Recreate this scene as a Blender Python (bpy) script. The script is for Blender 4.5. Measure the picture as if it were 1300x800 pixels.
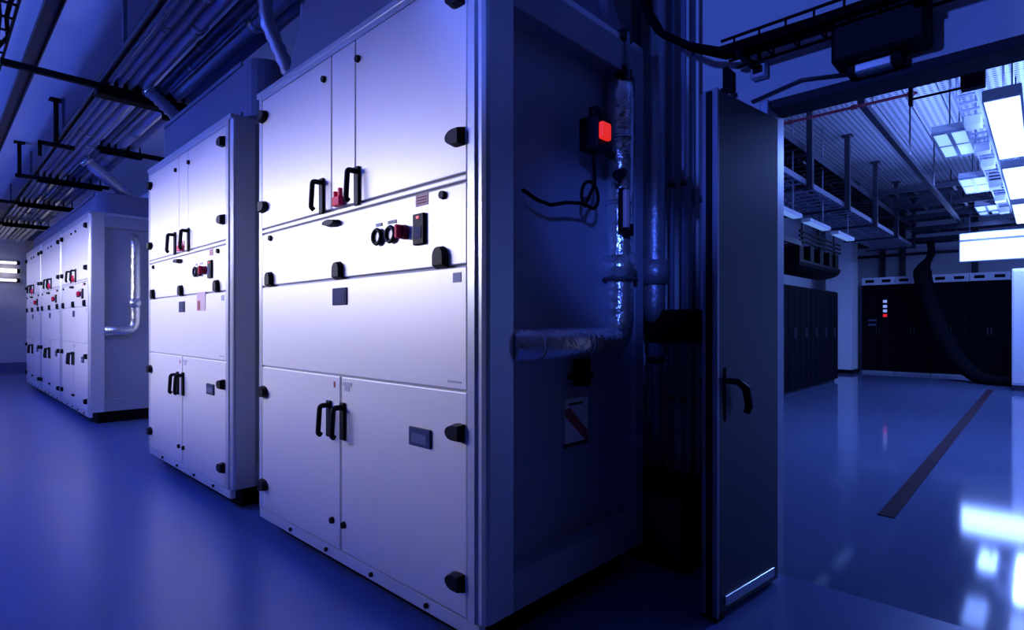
import bpy, bmesh, math, random
from mathutils import Vector, Matrix
random.seed(7)
for o in list(bpy.data.objects): bpy.data.objects.remove(o)
S = bpy.context.scene
COL = S.collection
R = math.radians

# ------------------------------------------------------------------ camera, world, exposure
YAW = math.atan2(745, 710)
cam = bpy.data.cameras.new('camera'); cam_o = bpy.data.objects.new('camera', cam); COL.objects.link(cam_o)
cam_o.location = (0, 0, 1.2)
cam_o.rotation_euler = (R(90), 0, -YAW)
cam.sensor_fit = 'HORIZONTAL'; cam.sensor_width = 36.0
cam.lens = 36.0 * 710 / 1300
cam.shift_y = 11 / 1300
cam.clip_start = 0.02; cam.clip_end = 100
S.camera = cam_o
W = bpy.data.worlds.new('world'); S.world = W; W.use_nodes = True
W.node_tree.nodes['Background'].inputs[0].default_value = (0.05, 0.08, 0.5, 1)
W.node_tree.nodes['Background'].inputs[1].default_value = 0.02
S.view_settings.view_transform = 'Standard'
S.view_settings.look = 'None'
S.view_settings.exposure = 0.0
S.view_settings.gamma = 1.0
S.view_settings.use_curve_mapping = False

BLUE = (0.07, 0.155, 1.0)
HALL_BLUE = (0.17, 0.30, 1.0)
LILAC = (0.83, 0.81, 0.95)

def area(name, loc, rot, sx, sy, power, color, spread=180):
    l = bpy.data.lights.new(name, 'AREA'); l.shape = 'RECTANGLE'; l.size = sx; l.size_y = sy
    l.energy = power; l.color = color; l.spread = R(spread)
    o = bpy.data.objects.new(name, l); COL.objects.link(o); o.location = loc; o.rotation_euler = rot
    return o
# lights of the place and added fill lights, each sitting in a luminaire that is modelled further down
for k in range(4):      # lilac tubes deep inside the slot luminaires of the left wall, shining across the aisle
    area('slot_light', (-2.50, 6.4 + 3.1 * k, 2.5), (0, R(-90), 0), 0.10, 2.9, (270, 280, 58, 42)[k], LILAC)
for k in range(3):      # blue fill uplights on the unseen left wall, added to brighten the ceiling
    area('uplight', (-2.56, 5.0 + 4.0 * k, 2.76), (0, R(-140), 0), 0.18, 3.4, (285, 230, 190)[k], BLUE, 100)
# two added, unseen blue fill spots: one washes the wall above the doorway, a narrow one picks out the lagged pipe
def spot(name, loc, aim, power, size, blend, soft):
    l = bpy.data.lights.new(name, 'SPOT'); l.energy = power; l.color = BLUE
    l.spot_size = R(size); l.spot_blend = blend; l.shadow_soft_size = soft
    o = bpy.data.objects.new(name, l); COL.objects.link(o); o.location = loc
    o.rotation_euler = (Vector(aim) - Vector(loc)).to_track_quat('-Z', 'Y').to_euler()
SPOTS = (('wall_fill_spot', (-1.70, 1.55, 2.78), (2.75, 0.45, 2.80), 300, 42, 0.5, 0.09),
         ('pipe_fill_spot', (-1.30, -1.10, 2.75), (2.20, 1.44, 1.55), 380, 11.5, 0.9, 0.09))
for a_ in SPOTS: spot(*a_)
# data hall luminaires
for x in (7.0, 9.7, 12.4):
    area('hall_panel_light', (x, 0.25, 2.985), (0, 0, 0), 2.15, 0.20, {7.0: 125, 9.7: 10, 12.4: 110}[x], HALL_BLUE)
    area('hall_fill_uplight', (x, 0.25, 3.10), (R(180), 0, 0), 2.15, 0.20, 45, HALL_BLUE)  # upward fill added on the panel lamps to brighten the hall ceiling
for x in (8.7, 11.5, 14.2):
    area('hall_ceiling_light', (x, 0.80, 3.385), (0, 0, 0), 1.1, 0.26, (7 if x < 14 else 30), HALL_BLUE)
area('rail_fill_light', (9.3, 1.28, 3.37), (R(180), 0, 0), 5.6, 0.05, 38, HALL_BLUE)  # fill light added along the dark rail for the hall ceiling
area('hall_light_box', (14.38, 0.70, 2.72), (0, R(90), 0), 0.42, 1.0, 25, HALL_BLUE)

# ------------------------------------------------------------------ materials
MATS = {}
def mat(name, color, rough=0.5, metal=0.0, spec=0.5, noise=0.0, nscale=8.0, bump=0.0, bscale=60.0,
        emit=None, estr=0.0, coat=0.0, alpha_mix=None, trans=0.0):
    m = bpy.data.materials.new(name); m.use_nodes = True
    nt = m.node_tree; b = nt.nodes['Principled BSDF']
    b.inputs['Base Color'].default_value = (*color, 1)
    b.inputs['Roughness'].default_value = rough
    b.inputs['Metallic'].default_value = metal
    b.inputs['Specular IOR Level'].default_value = spec
    b.inputs['Coat Weight'].default_value = coat
    b.inputs['Coat Roughness'].default_value = 0.12
    b.inputs['Transmission Weight'].default_value = trans
    tc = nt.nodes.new('ShaderNodeTexCoord')
    if noise > 0:
        n = nt.nodes.new('ShaderNodeTexNoise'); n.inputs['Scale'].default_value = nscale; n.inputs['Detail'].default_value = 5
        nt.links.new(tc.outputs['Object'], n.inputs['Vector'])
        mx = nt.nodes.new('ShaderNodeMix'); mx.data_type = 'RGBA'
        mx.inputs[6].default_value = (*[c * (1 - noise) for c in color], 1)
        mx.inputs[7].default_value = (*[min(1, c * (1 + noise)) for c in color], 1)
        nt.links.new(n.outputs['Fac'], mx.inputs[0]); nt.links.new(mx.outputs[2], b.inputs['Base Color'])
    if bump > 0:
        n2 = nt.nodes.new('ShaderNodeTexNoise'); n2.inputs['Scale'].default_value = bscale; n2.inputs['Detail'].default_value = 3
        nt.links.new(tc.outputs['Object'], n2.inputs['Vector'])
        bp = nt.nodes.new('ShaderNodeBump'); bp.inputs['Strength'].default_value = bump; bp.inputs['Distance'].default_value = 0.02
        nt.links.new(n2.outputs['Fac'], bp.inputs['Height']); nt.links.new(bp.outputs['Normal'], b.inputs['Normal'])
    if emit:
        b.inputs['Emission Color'].default_value = (*emit, 1); b.inputs['Emission Strength'].default_value = estr
    MATS[name] = m
    return m
mat('wall_paint', (0.72, 0.73, 0.78), 0.7, noise=0.03, nscale=1.5, bump=0.05, bscale=140)
mat('soffit_shade', (0.025, 0.025, 0.04), 0.6, spec=0.2)  # shade of the unlit doorway soffit, put into the colour
mat('low_bounce_wall', (0.10, 0.10, 0.13), 0.7, noise=0.05, nscale=1.5)  # unseen walls coloured dark to cut bounce light
mat('ceiling_paint', (0.72, 0.73, 0.78), 0.8, noise=0.03, nscale=1.2)
mat('hall_floor', (0.105, 0.135, 0.25), 0.075, noise=0.05, nscale=0.8, bump=0.006, bscale=3.0, spec=0.3)
mat('epoxy_floor', (0.10, 0.145, 0.33), 0.27, noise=0.05, nscale=0.8, bump=0.008, bscale=3.0, spec=0.22)
mat('cabinet_paint', (0.78, 0.77, 0.82), 0.44, metal=0.27, spec=0.55, noise=0.012, nscale=3, bump=0.02, bscale=220)
mat('cabinet_frame_metal', (0.62, 0.64, 0.72), 0.32, metal=0.35)
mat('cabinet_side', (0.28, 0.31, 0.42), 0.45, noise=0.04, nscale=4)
mat('cabinet_core', (0.50, 0.51, 0.60), 0.6)
mat('black_plastic', (0.007, 0.007, 0.014), 0.5, spec=0.12)
mat('black_metal', (0.005, 0.005, 0.008), 0.55, spec=0.08)
mat('dark_steel', (0.05, 0.05, 0.075), 0.5, metal=0.3, noise=0.1)
mat('slate_plate', (0.035, 0.045, 0.12), 0.6, spec=0.12)
mat('plate_face', (0.10, 0.12, 0.22), 0.5, spec=0.2)
mat('red_plastic', (0.90, 0.025, 0.10), 0.5, spec=0.15, emit=(1, 0.02, 0.05), estr=0.0)
mat('dark_red', (0.25, 0.015, 0.04), 0.5, spec=0.15)
mat('red_cap_glow', (0.6, 0.02, 0.02), 0.35, emit=(1.0, 0.03, 0.02), estr=0.75)  # brightness of the actuator's red cap, put in as its own glow
mat('led_red', (0.4, 0.0, 0.0), 0.4, emit=(1, 0.02, 0.03), estr=0.8)
mat('led_blue', (0.1, 0.1, 0.3), 0.4, emit=(0.3, 0.4, 1.0), estr=0.8)
mat('gauge_white', (0.85, 0.85, 0.88), 0.35)
mat('paper_pink', (0.70, 0.50, 0.56), 0.7)
mat('paper_grey', (0.45, 0.47, 0.58), 0.7)
mat('paper_white', (0.75, 0.76, 0.82), 0.7)
mat('ink_red', (0.35, 0.06, 0.08), 0.7)
mat('ink_black', (0.02, 0.02, 0.03), 0.7)
mat('foil_lagging', (0.85, 0.87, 0.90), 0.22, metal=0.85, bump=0.40, bscale=28, noise=0.05)
mat('foil_dull', (0.45, 0.47, 0.55), 0.42, metal=0.7, bump=0.3, bscale=26, noise=0.1)
mat('pipe_grey', (0.30, 0.33, 0.48), 0.38, metal=0.35, noise=0.05)
mat('pipe_dark', (0.12, 0.13, 0.19), 0.45, metal=0.3, noise=0.1)
mat('pipe_bright', (0.50, 0.53, 0.68), 0.25, metal=0.6)
mat('duct_sheet', (0.20, 0.22, 0.34), 0.55, metal=0.1, noise=0.04, nscale=3)
mat('rack_black', (0.004, 0.004, 0.007), 0.8, spec=0.06, noise=0.1, nscale=20)
mat('rack_door_mesh', (0.004, 0.004, 0.008), 0.8, spec=0.06, bump=0.2, bscale=300)
mat('rack_cap', (0.72, 0.74, 0.80), 0.35)
mat('door_dark', (0.05, 0.05, 0.075), 0.42, noise=0.05, nscale=5)
mat('door_edge', (0.33, 0.35, 0.48), 0.35, metal=0.4)
mat('steel_bright', (0.72, 0.74, 0.80), 0.25, metal=0.8)
mat('floor_strip', (0.030, 0.012, 0.022), 0.7, spec=0.05, noise=0.2, nscale=5)
mat('cable_black', (0.006, 0.006, 0.009), 0.8, spec=0.04)
mat('cable_blue', (0.10, 0.12, 0.22), 0.5)
mat('tray_metal', (0.40, 0.42, 0.52), 0.4, metal=0.4)
mat('red_pipe', (0.50, 0.07, 0.12), 0.4)
mat('baseboard_paint', (0.14, 0.14, 0.28), 0.5)
mat('lamp_housing', (0.55, 0.57, 0.64), 0.5)
mat('tube_glow', (1, 1, 1), 0.4, emit=(0.95, 0.88, 1.0), estr=2.0)
mat('panel_glow', (1, 1, 1), 0.4, emit=(0.30, 0.45, 1.0), estr=3.2)
mat('ceiling_lamp_glow', (1, 1, 1), 0.4, emit=(0.18, 0.34, 0.60), estr=1.6)
mat('dim_glow', (1, 1, 1), 0.4, emit=(0.12, 0.24, 0.6), estr=0.9)
mat('louvre_metal', (0.35, 0.40, 0.55), 0.35, metal=0.5)
m = mat('clear_tube', (0.5, 0.6, 0.8), 0.1, trans=0.6)
# perforated ceiling sheet: rows of small round holes
m = mat('perforated_sheet', (0.60, 0.62, 0.72), 0.40, metal=0.2)
nt = m.node_tree; b = nt.nodes['Principled BSDF']
tc = nt.nodes.new('ShaderNodeTexCoord'); mp = nt.nodes.new('ShaderNodeMapping'); mp.inputs['Scale'].default_value = (14, 14, 0)
vo = nt.nodes.new('ShaderNodeTexVoronoi'); vo.inputs['Randomness'].default_value = 0.0; vo.inputs['Scale'].default_value = 1.0
rp = nt.nodes.new('ShaderNodeValToRGB'); rp.color_ramp.elements[0].position = 0.26; rp.color_ramp.elements[1].position = 0.33
rp.color_ramp.elements[0].color = (0.10, 0.10, 0.14, 1); rp.color_ramp.elements[1].color = (0.62, 0.64, 0.74, 1)
nt.links.new(tc.outputs['Object'], mp.inputs[0]); nt.links.new(mp.outputs[0], vo.inputs['Vector'])
nt.links.new(vo.outputs['Distance'], rp.inputs[0]); nt.links.new(rp.outputs[0], b.inputs['Base Color'])

# ------------------------------------------------------------------ mesh helpers
class MB:
    def __init__(s): s.v = []; s.f = []; s.smooth = []
    def add(s, vs, fs, sm=False):
        n = len(s.v); s.v += [tuple(p) for p in vs]
        for q in fs: s.f.append([i + n for i in q]); s.smooth.append(sm)
        return s
    def box(s, x0, x1, y0, y1, z0, z1, bev=0.0):
        if x0 > x1: x0, x1 = x1, x0
        if y0 > y1: y0, y1 = y1, y0
        if z0 > z1: z0, z1 = z1, z0
        if bev <= 0:
            vs = [(x, y, z) for x in (x0, x1) for y in (y0, y1) for z in (z0, z1)]
            return s.add(vs, [(0, 1, 3, 2), (4, 6, 7, 5), (0, 4, 5, 1), (2, 3, 7, 6), (0, 2, 6, 4), (1, 5, 7, 3)])
        bm = bmesh.new(); bmesh.ops.create_cube(bm, size=1)
        for v in bm.verts:
            v.co = Vector(((x0 + x1) / 2 + v.co.x * (x1 - x0), (y0 + y1) / 2 + v.co.y * (y1 - y0), (z0 + z1) / 2 + v.co.z * (z1 - z0)))
        bmesh.ops.bevel(bm, geom=bm.edges[:], offset=bev, segments=2, affect='EDGES', profile=0.5)
        bm.verts.index_update()
        s.add([v.co for v in bm.verts], [[v.index for v in f.verts] for f in bm.faces]); bm.free()
        return s
    def obox(s, c, ax, ay, az, hx, hy, hz):
        c = Vector(c); ax, ay, az = [Vector(a).normalized() for a in (ax, ay, az)]
        vs = [c + ax * i * hx + ay * j * hy + az * k * hz for i in (-1, 1) for j in (-1, 1) for k in (-1, 1)]
        return s.add(vs, [(0, 1, 3, 2), (4, 6, 7, 5), (0, 4, 5, 1), (2, 3, 7, 6), (0, 2, 6, 4), (1, 5, 7, 3)])
    def tube(s, pts, r, n=12, fillet=0.0, closed=False, cap=True):
        pts = [Vector(p) for p in pts]
        if fillet > 0 and len(pts) > 2:
            out = [pts[0]]
            for i in range(1, len(pts) - 1):
                p = pts[i]; a = pts[i - 1] - p; c = pts[i + 1] - p
                d = min(fillet, a.length * 0.49, c.length * 0.49)
                A = p + a.normalized() * d; C = p + c.normalized() * d
                for k in range(9):
                    t = k / 8; out.append(A * (1 - t) ** 2 + p * 2 * t * (1 - t) + C * t * t)
            out.append(pts[-1]); pts = out
        rs = r if isinstance(r, (list, tuple)) else [r] * len(pts)
        N = len(pts); T = []
        for i in range(N):
            if closed: t = pts[(i + 1) % N] - pts[i - 1]
            else: t = pts[min(i + 1, N - 1)] - pts[max(i - 1, 0)]
            T.append(t.normalized())
        u = T[0].orthogonal().normalized(); vs = []
        for i in range(N):
            u = (u - T[i] * u.dot(T[i])).normalized(); w = T[i].cross(u)
            for k in range(n):
                a = 2 * math.pi * k / n
                vs.append(pts[i] + (u * math.cos(a) + w * math.sin(a)) * rs[i])
        fs = []
        for i in range(N if closed else N - 1):
            j = (i + 1) % N
            for k in range(n):
                fs.append((i * n + k, i * n + (k + 1) % n, j * n + (k + 1) % n, j * n + k))
        s.add(vs, fs, True)
        if cap and not closed:
            base = len(s.v) - len(vs)
            s.f.append([base + k for k in reversed(range(n))]); s.smooth.append(False)
            s.f.append([base + (N - 1) * n + k for k in range(n)]); s.smooth.append(False)
        return s
    def prism(s, poly, axis, a, b, taper=1.0):
        # poly: 2D points; axis 'x' -> (y,z), 'y' -> (x,z), 'z' -> (x,y); extruded from a to b, far end scaled by taper
        n = len(poly); cx = sum(p[0] for p in poly) / n; cy = sum(p[1] for p in poly) / n
        def P(p, t):
            return {'x': (t, p[0], p[1]), 'y': (p[0], t, p[1]), 'z': (p[0], p[1], t)}[axis]
        vs = [P(p, a) for p in poly] + [P((cx + (p[0] - cx) * taper, cy + (p[1] - cy) * taper), b) for p in poly]
        fs = [list(reversed(range(n))), list(range(n, 2 * n))] + [(i, (i + 1) % n, n + (i + 1) % n, n + i) for i in range(n)]
        return s.add(vs, fs)
    def build(s, name, m, parent=None, loc=None):
        me = bpy.data.meshes.new(name); me.from_pydata([tuple(v) for v in s.v], [], s.f)
        bm = bmesh.new(); bm.from_mesh(me); bmesh.ops.recalc_face_normals(bm, faces=bm.faces); bm.to_mesh(me); bm.free()
        me.polygons.foreach_set('use_smooth', s.smooth); me.materials.append(MATS[m])
        o = bpy.data.objects.new(name, me); COL.objects.link(o)
        if parent: o.parent = parent
        if loc: o.location = loc
        return o
def box(*a, **k): return MB().box(*a, **k)
def tube(*a, **k): return MB().tube(*a, **k)
def prism(*a, **k): return MB().prism(*a, **k)
def share(o, name, parent, loc):
    c = bpy.data.objects.new(name, o.data); COL.objects.link(c); c.parent = parent; c.location = loc; return c
def disc(y, z, r, n=16): return [(y + r * math.cos(2 * math.pi * k / n), z + r * math.sin(2 * math.pi * k / n)) for k in range(n)]

def tag(o, label, cat, group=None):
    o['label'] = label; o['category'] = cat
    if group: o['group'] = group
    return o
def thing(name, label, cat, loc=(0, 0, 0), group=None, rz=0):
    o = bpy.data.objects.new(name, None); COL.objects.link(o); o.location = loc; o.rotation_euler = (0, 0, rz)
    o.empty_display_size = 0.1
    return tag(o, label, cat, group)
def struct(o):
    o['kind'] = 'structure'; return o
def copy_tree(o, parent=None):
    c = o.copy(); COL.objects.link(c); c.parent = parent
    for ch in list(o.children): copy_tree(ch, c)
    return c

# ------------------------------------------------------------------ the setting
WX = 2.75                       # inner face of the wall with the doorway
DY0, DY1, DH = -0.25, 0.935, 2.22
CEIL, HC = 3.55, 4.10
YF = 18.5
struct(box(-2.95, 2.83, -3.0, 19.0, -0.08, 0.0).build('floor', 'epoxy_floor'))
struct(box(2.83, 17.6, -3.0, 5.0, -0.08, 0.0).build('floor_hall', 'hall_floor'))
struct(box(-2.8, WX + 0.15, -2.8, YF + 0.3, CEIL, CEIL + 0.1).build('ceiling', 'ceiling_paint'))
w = box(WX, WX + 0.15, DY1 + 0.04, YF + 0.2, 0, CEIL)
w.box(WX, WX + 0.15, -2.7, DY0 - 0.04, 0, CEIL).box(WX, WX + 0.15, DY0 - 0.04, DY1 + 0.04, DH + 0.03, CEIL)
struct(w.build('wall_right', 'wall_paint'))
wf = struct(box(-2.8, WX, YF, YF + 0.2, 0, CEIL).build('wall_far', 'wall_paint'))
struct(box(-2.8, WX, YF - 0.12, YF, 3.28, CEIL).build('trim_3', 'baseboard_paint'))
struct(box(-2.6, WX, YF - 0.03, YF, 0.0, 0.24).build('baseboard_far', 'baseboard_paint'))
struct(box(-2.95, -2.8, -2.8, YF + 0.2, 0, CEIL).build('wall_left', 'low_bounce_wall'))
struct(box(-2.8, WX, -2.8, -2.65, 0, CEIL).build('wall_back', 'low_bounce_wall'))
# data hall
HX0, HX1, HY0, HY1 = WX + 0.15, 17.2, -2.4, 4.3
struct(box(HX1, HX1 + 0.15, HY0, HY1, 0, HC).build('wall_hall_far', 'wall_paint'))
struct(box(HX0, HX1, HY1, HY1 + 0.15, 0, HC).build('wall_hall_left', 'wall_paint'))
struct(box(HX0, HX1, HY0 - 0.15, HY0, 0, HC).build('wall_hall_right', 'wall_paint'))
struct(box(HX0 - 0.15, HX0, HY0, HY1, CEIL, HC).build('wall_hall_near', 'wall_paint'))
hc = struct(box(HX0 - 0.15, HX1 + 0.15, HY0 - 0.15, HY1 + 0.15, HC + 0.04, HC + 0.12).build('ceiling_hall', 'ceiling_paint'))
# perforated sheet planks of the hall ceiling, one object each
pl = None; ny = 20; wy = (HY1 - HY0) / ny; nx = 5; lx = (HX1 - HX0) / nx
for j in range(ny):
    for i in range(nx):
        loc = (HX0 + lx * i, HY0 + wy * j, HC)
        if pl is None: pl = box(0.004, lx - 0.004, 0.006, wy - 0.006, 0.0, 0.03).build('ceiling_plank', 'perforated_sheet', hc, loc)
        else: share(pl, 'ceiling_plank', hc, loc)
# hall pillar between the two rack rows
struct(box(15.35, 15.95, 3.36, 3.92, 0, HC).build('trim_5', 'wall_paint'))
struct(box(15.33, 15.97, 3.34, 3.94, 0, 0.09).build('trim_6', 'black_metal'))
# door frame: jambs and header
fr = MB()
fr.box(WX - 0.035, WX + 0.185, DY1, DY1 + 0.04, 0, DH + 0.03, bev=0.006)
fr.box(WX - 0.035, WX + 0.185, DY0 - 0.04, DY0, 0, DH + 0.03, bev=0.006)
struct(fr.build('trim_1', 'door_edge'))
struct(box(WX - 0.008, WX + 0.158, DY0, DY1, DH - 0.012, DH + 0.030, bev=0.004).build('trim_2', 'soffit_shade'))

# the open door leaf
door = bpy.data.objects.new('door_1', None); COL.objects.link(door); struct(door)
hx, hy = 2.735, 0.925; ex, ey = 2.20, 0.985
door.location = (hx, hy, 0.0); door.rotation_euler = (0, 0, math.atan2(ey - hy, ex - hx))
L = math.hypot(ex - hx, ey - hy)           # local +x from hinge to free edge; camera looks at local +y side
box(0, L - 0.012, -0.028, 0.028, 0.018, 2.15, bev=0.004).build('door_leaf', 'door_dark', door)
box(L - 0.012, L + 0.004, -0.034, 0.034, 0.012, 2.15, bev=0.003).build('edge_profile', 'door_edge', door)
box(L + 0.004, L + 0.012, -0.012, 0.012, 0.02, 2.14).build('edge_seal', 'black_plastic', door)
box(0.05, L - 0.06, 0.028, 0.036, 0.045, 0.085, bev=0.002).build('kick_bar', 'steel_bright', door)
box(L - 0.105, L - 0.06, 0.028, 0.036, 0.80, 1.02, bev=0.002).build('lock_plate', 'door_dark', door)
hd = tube([(L - 0.08, 0.03, 0.965), (L - 0.08, 0.075, 0.965), (L - 0.13, 0.085, 0.935), (L - 0.165, 0.08, 0.86), (L - 0.165, 0.07, 0.83)], [0.013, 0.014, 0.017, 0.017, 0.014], n=10)
hd.build('handle', 'black_plastic', door)
box(L - 0.05, L + 0.012, -0.036, 0.036, 0.0, 0.012, bev=0.003).build('floor_stop', 'black_metal', door)
for z in (0.3, 1.1, 1.9):
    tube([(0.0, -0.030, z - 0.06), (0.0, -0.030, z + 0.06)], 0.008, n=8).build('hinge', 'dark_steel', door)

# ------------------------------------------------------------------ cooling cabinets
def lobe(y, z, r, side):
    """hinge cover outline: half disc with its flat side towards the cabinet edge (side = -1 near, +1 far)"""
    pts = [(y + side * r * 0.72, z + r * 0.72), ]
    for k in range(13):
        a = R(90 + 180 * k / 12)
        pts.append((y - (-math.cos(a)) * -side * 1.0 * r * 1.15 if False else y + side * math.cos(a) * r * 1.15, z + r * 0.72 * math.sin(a)))
    pts.append((y + side * r * 0.72, z - r * 0.72))
    return pts
def make_cabinet():
    root = thing('cooling_cabinet', '', 'cabinet')
    box(0.013, 1.06, -0.869, 0.869, 0.145, 2.499).build('body', 'cabinet_core', root)
    box(0.0, 1.065, -0.955, 0.955, 2.50, 2.532, bev=0.004).build('roof', 'cabinet_frame_metal', root)
    box(0.002, 0.04, -0.88, 0.88, 2.474, 2.50).build('top_rail', 'cabinet_frame_metal', root)
    for s in (-1, 1):
        prof = [(0.0, s * 0.878), (0.0, s * 0.914), (0.010, s * 0.922), (0.010, s * 0.940), (0.018, s * 0.954), (0.032, s * 0.960),
                (0.150, s * 0.960), (0.150, s * 0.87), (0.04, s * 0.87)]
        prism(prof, 'z', 0.145, 2.50).build('corner_post', 'cabinet_frame_metal', root)
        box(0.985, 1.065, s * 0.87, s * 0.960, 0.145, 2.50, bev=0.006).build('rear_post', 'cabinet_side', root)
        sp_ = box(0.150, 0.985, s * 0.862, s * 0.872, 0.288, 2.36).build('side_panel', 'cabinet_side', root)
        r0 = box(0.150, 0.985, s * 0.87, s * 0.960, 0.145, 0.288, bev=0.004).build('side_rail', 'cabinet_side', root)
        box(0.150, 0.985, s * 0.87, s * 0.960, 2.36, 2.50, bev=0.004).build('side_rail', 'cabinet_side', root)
    pb = box(0.10, 1.02, -0.86, 0.86, 0.0, 0.145).build('plinth_base', 'black_metal', root)
    ps = box(0.008, 0.04, -0.93, 0.93, 0.085, 0.140, bev=0.003).build('plinth_strip', 'cabinet_paint', root)
    sc = None
    for y in (-0.636, -0.249, 0.144, 0.523):
        if sc is None: sc = prism(disc(0, 0, 0.010, 10), 'x', 0.008, -0.003).build('screw', 'black_plastic', ps, (0, y, 0.113))
        else: share(sc, 'screw', ps, (0, y, 0.113))
    def panel(name, y0, y1, z0, z1, mt='cabinet_paint'):
        return box(0.0, 0.034, y0, y1, z0, z1, bev=0.004).build(name, mt, root)
    ud_f = panel('upper_door', 0.089, 0.873, 1.741, 2.470)
    ud_n = panel('upper_door', -0.873, -0.132, 1.741, 2.470)
    panel('centre_strip', -0.124, 0.081, 1.741, 2.470)
    panel('ledge_strip', -0.873, 0.873, 1.713, 1.733)
    mid = panel('control_panel', -0.873, 0.873, 1.414, 1.705)
    low = panel('fixed_panel', -0.873, 0.873, 0.962, 1.405)
    ld_f = panel('lower_door', 0.008, 0.873, 0.150, 0.954)
    ld_n = panel('lower_door', -0.873, -0.008, 0.150, 0.954)
    # hinge covers
    for par, y, zs, s in ((ud_n, -0.833, (1.87, 2.372), -1), (ud_f, 0.845, (1.862, 2.374), 1), (ld_n, -0.833, (0.272, 0.808), -1), (ld_f, 0.845, (0.285, 0.814), 1)):
        for z in zs:
            prism(lobe(y, z, 0.046, s), 'x', 0.002, -0.030, 0.80).build('hinge_cover', 'black_plastic', par)
    # D handles hanging from a boss
    for par, y, z in ((ud_f, 0.170, 1.885), (ud_n, -0.150, 1.880), (ld_f, 0.100, 0.818), (ld_n, -0.026, 0.820)):
        h = MB()
        h.box(-0.012, 0.0, y - 0.020, y + 0.020, z - 0.155, z + 0.018, bev=0.004)
        h.tube([(0.0, y, z - 0.004), (-0.052, y, z - 0.004), (-0.060, y, z - 0.130), (-0.046, y, z - 0.140)], 0.0125, n=8, fillet=0.016)
        h.build('handle', 'black_plastic', par)
    # lock buttons
    for par, y, z in ((ud_f, 0.152, 2.377), (ud_n, -0.154, 2.376), (mid, 0.757, 1.675), (mid, -0.745, 1.677), (ld_f, 0.072, 0.273), (ld_n, -0.034, 0.276)):
        prism(disc(y, z, 0.017, 12), 'x', 0.002, -0.014, 0.85).build('lock_button', 'black_plastic', par)
    # bullet latches along the lower edge of the control panel
    for y in (0.757, 0.010, -0.737):
        pts = [(y - 0.037, 1.405), (y + 0.037, 1.405)] + [(y + 0.037 * math.cos(R(a)), 1.447 + 0.043 * math.sin(R(a))) for a in range(0, 181, 18)]
        prism(pts, 'x', 0.002, -0.026, 0.78).build('latch', 'black_plastic', mid)
    # oval pull, red tag lever
    pts = [(0.062 + 0.066 * math.cos(2 * math.pi * k / 20), 1.672 + 0.017 * math.sin(2 * math.pi * k / 20)) for k in range(20)]
    prism(pts, 'x', 0.002, -0.035, 0.8).build('oval_pull', 'black_plastic', mid)
    t = box(-0.030, -0.004, -0.034, 0.030, 1.742, 1.785, bev=0.004)
    t.box(-0.026, -0.008, -0.034, -0.016, 1.78, 1.822, bev=0.003).box(-0.026, -0.008, 0.010, 0.024, 1.78, 1.812, bev=0.003)
    t.build('red_lever', 'red_plastic', root)
    # gauges
    for y in (-0.318, -0.416):
        g = tube([(-0.012, y + 0.030 * math.cos(2 * math.pi * k / 20), 1.567 + 0.030 * math.sin(2 * math.pi * k / 20)) for k in range(20)], 0.0085, n=6, closed=True).build('gauge', 'black_plastic', mid)
        prism(disc(y, 1.567, 0.026, 16), 'x', 0.001, -0.008).build('gauge_face', 'gauge_white', g)
    box(-0.003, 0.0, -0.342, -0.296, 1.612, 1.626).build('gauge_label', 'paper_grey', mid)
    box(-0.003, 0.0, -0.445, -0.385, 1.612, 1.626).build('gauge_label', 'paper_grey', mid)
    sw = prism(disc(-0.503, 1.567, 0.030, 14), 'x', 0.0, -0.022, 0.9).build('rotary_switch', 'dark_red', mid)
    box(-0.046, -0.020, -0.511, -0.495, 1.540, 1.594, bev=0.003).build('switch_grip', 'red_plastic', sw)
    dp = box(-0.014, 0.002, -0.641, -0.571, 1.506, 1.627, bev=0.004).build('display', 'black_plastic', mid)
    box(-0.017, -0.013, -0.614, -0.598, 1.606, 1.616).build('indicator', 'led_red', dp)
    box(-0.016, -0.013, -0.628, -0.584, 1.530, 1.575).build('display_screen', 'slate_plate', dp)
    lb = box(-0.002, 0.002, -0.655, -0.576, 1.657, 1.703).build('label', 'paper_pink', mid)
    for z in (1.668, 1.679, 1.690): box(-0.003, -0.0018, -0.646, -0.586, z - 0.002, z + 0.002).build('text_line', 'ink_red', lb)
    p = box(-0.006, 0.002, -0.060, 0.069, 1.286, 1.366, bev=0.003).build('plate', 'slate_plate', low)
    box(-0.0075, -0.005, -0.045, 0.054, 1.300, 1.352).build('plate_face', 'slate_plate', p)
    p = box(-0.010, 0.002, -0.675, -0.540, 0.722, 0.795, bev=0.004).build('card_holder', 'slate_plate', ld_n)
    box(-0.0115, -0.009, -0.655, -0.560, 0.736, 0.772).build('card', 'plate_face', p)
    box(-0.002, 0.002, 0.048, 0.062, 0.900, 0.928).build('sticker', 'ink_red', ld_f)
    s_ = box(-0.002, 0.002, -0.098, -0.022, 0.915, 0.932); s_.box(-0.002, 0.002, -0.080, -0.038, 0.892, 0.915)
    s_.build('sticker', 'paper_grey', ld_n)
    box(-0.002, 0.002, -0.845, -0.800, 1.350, 1.385).build('sticker', 'paper_grey', low)
    box(-0.002, 0.002, -0.845, -0.770, 0.985, 0.992).build('sticker', 'paper_grey', low)
    return root
FX = 1.328
cab = make_cabinet()
cab_spots = [(2.362, 'nearest white cooling cabinet, tallest in view, with dark side panel facing the doorway'),
             (4.672, 'white cooling cabinet second from the doorway, with a red and white sheet below its gauges'),
             (9.10, 'white cooling cabinet beyond the wide gap, its plain side panel and foil pipe in view'),
             (11.10, 'small distant white cooling cabinet, middle one of the three far cabinets'),
             (13.08, 'most distant white cooling cabinet, last of the row beside the far wall')]
cabs = []
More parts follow.
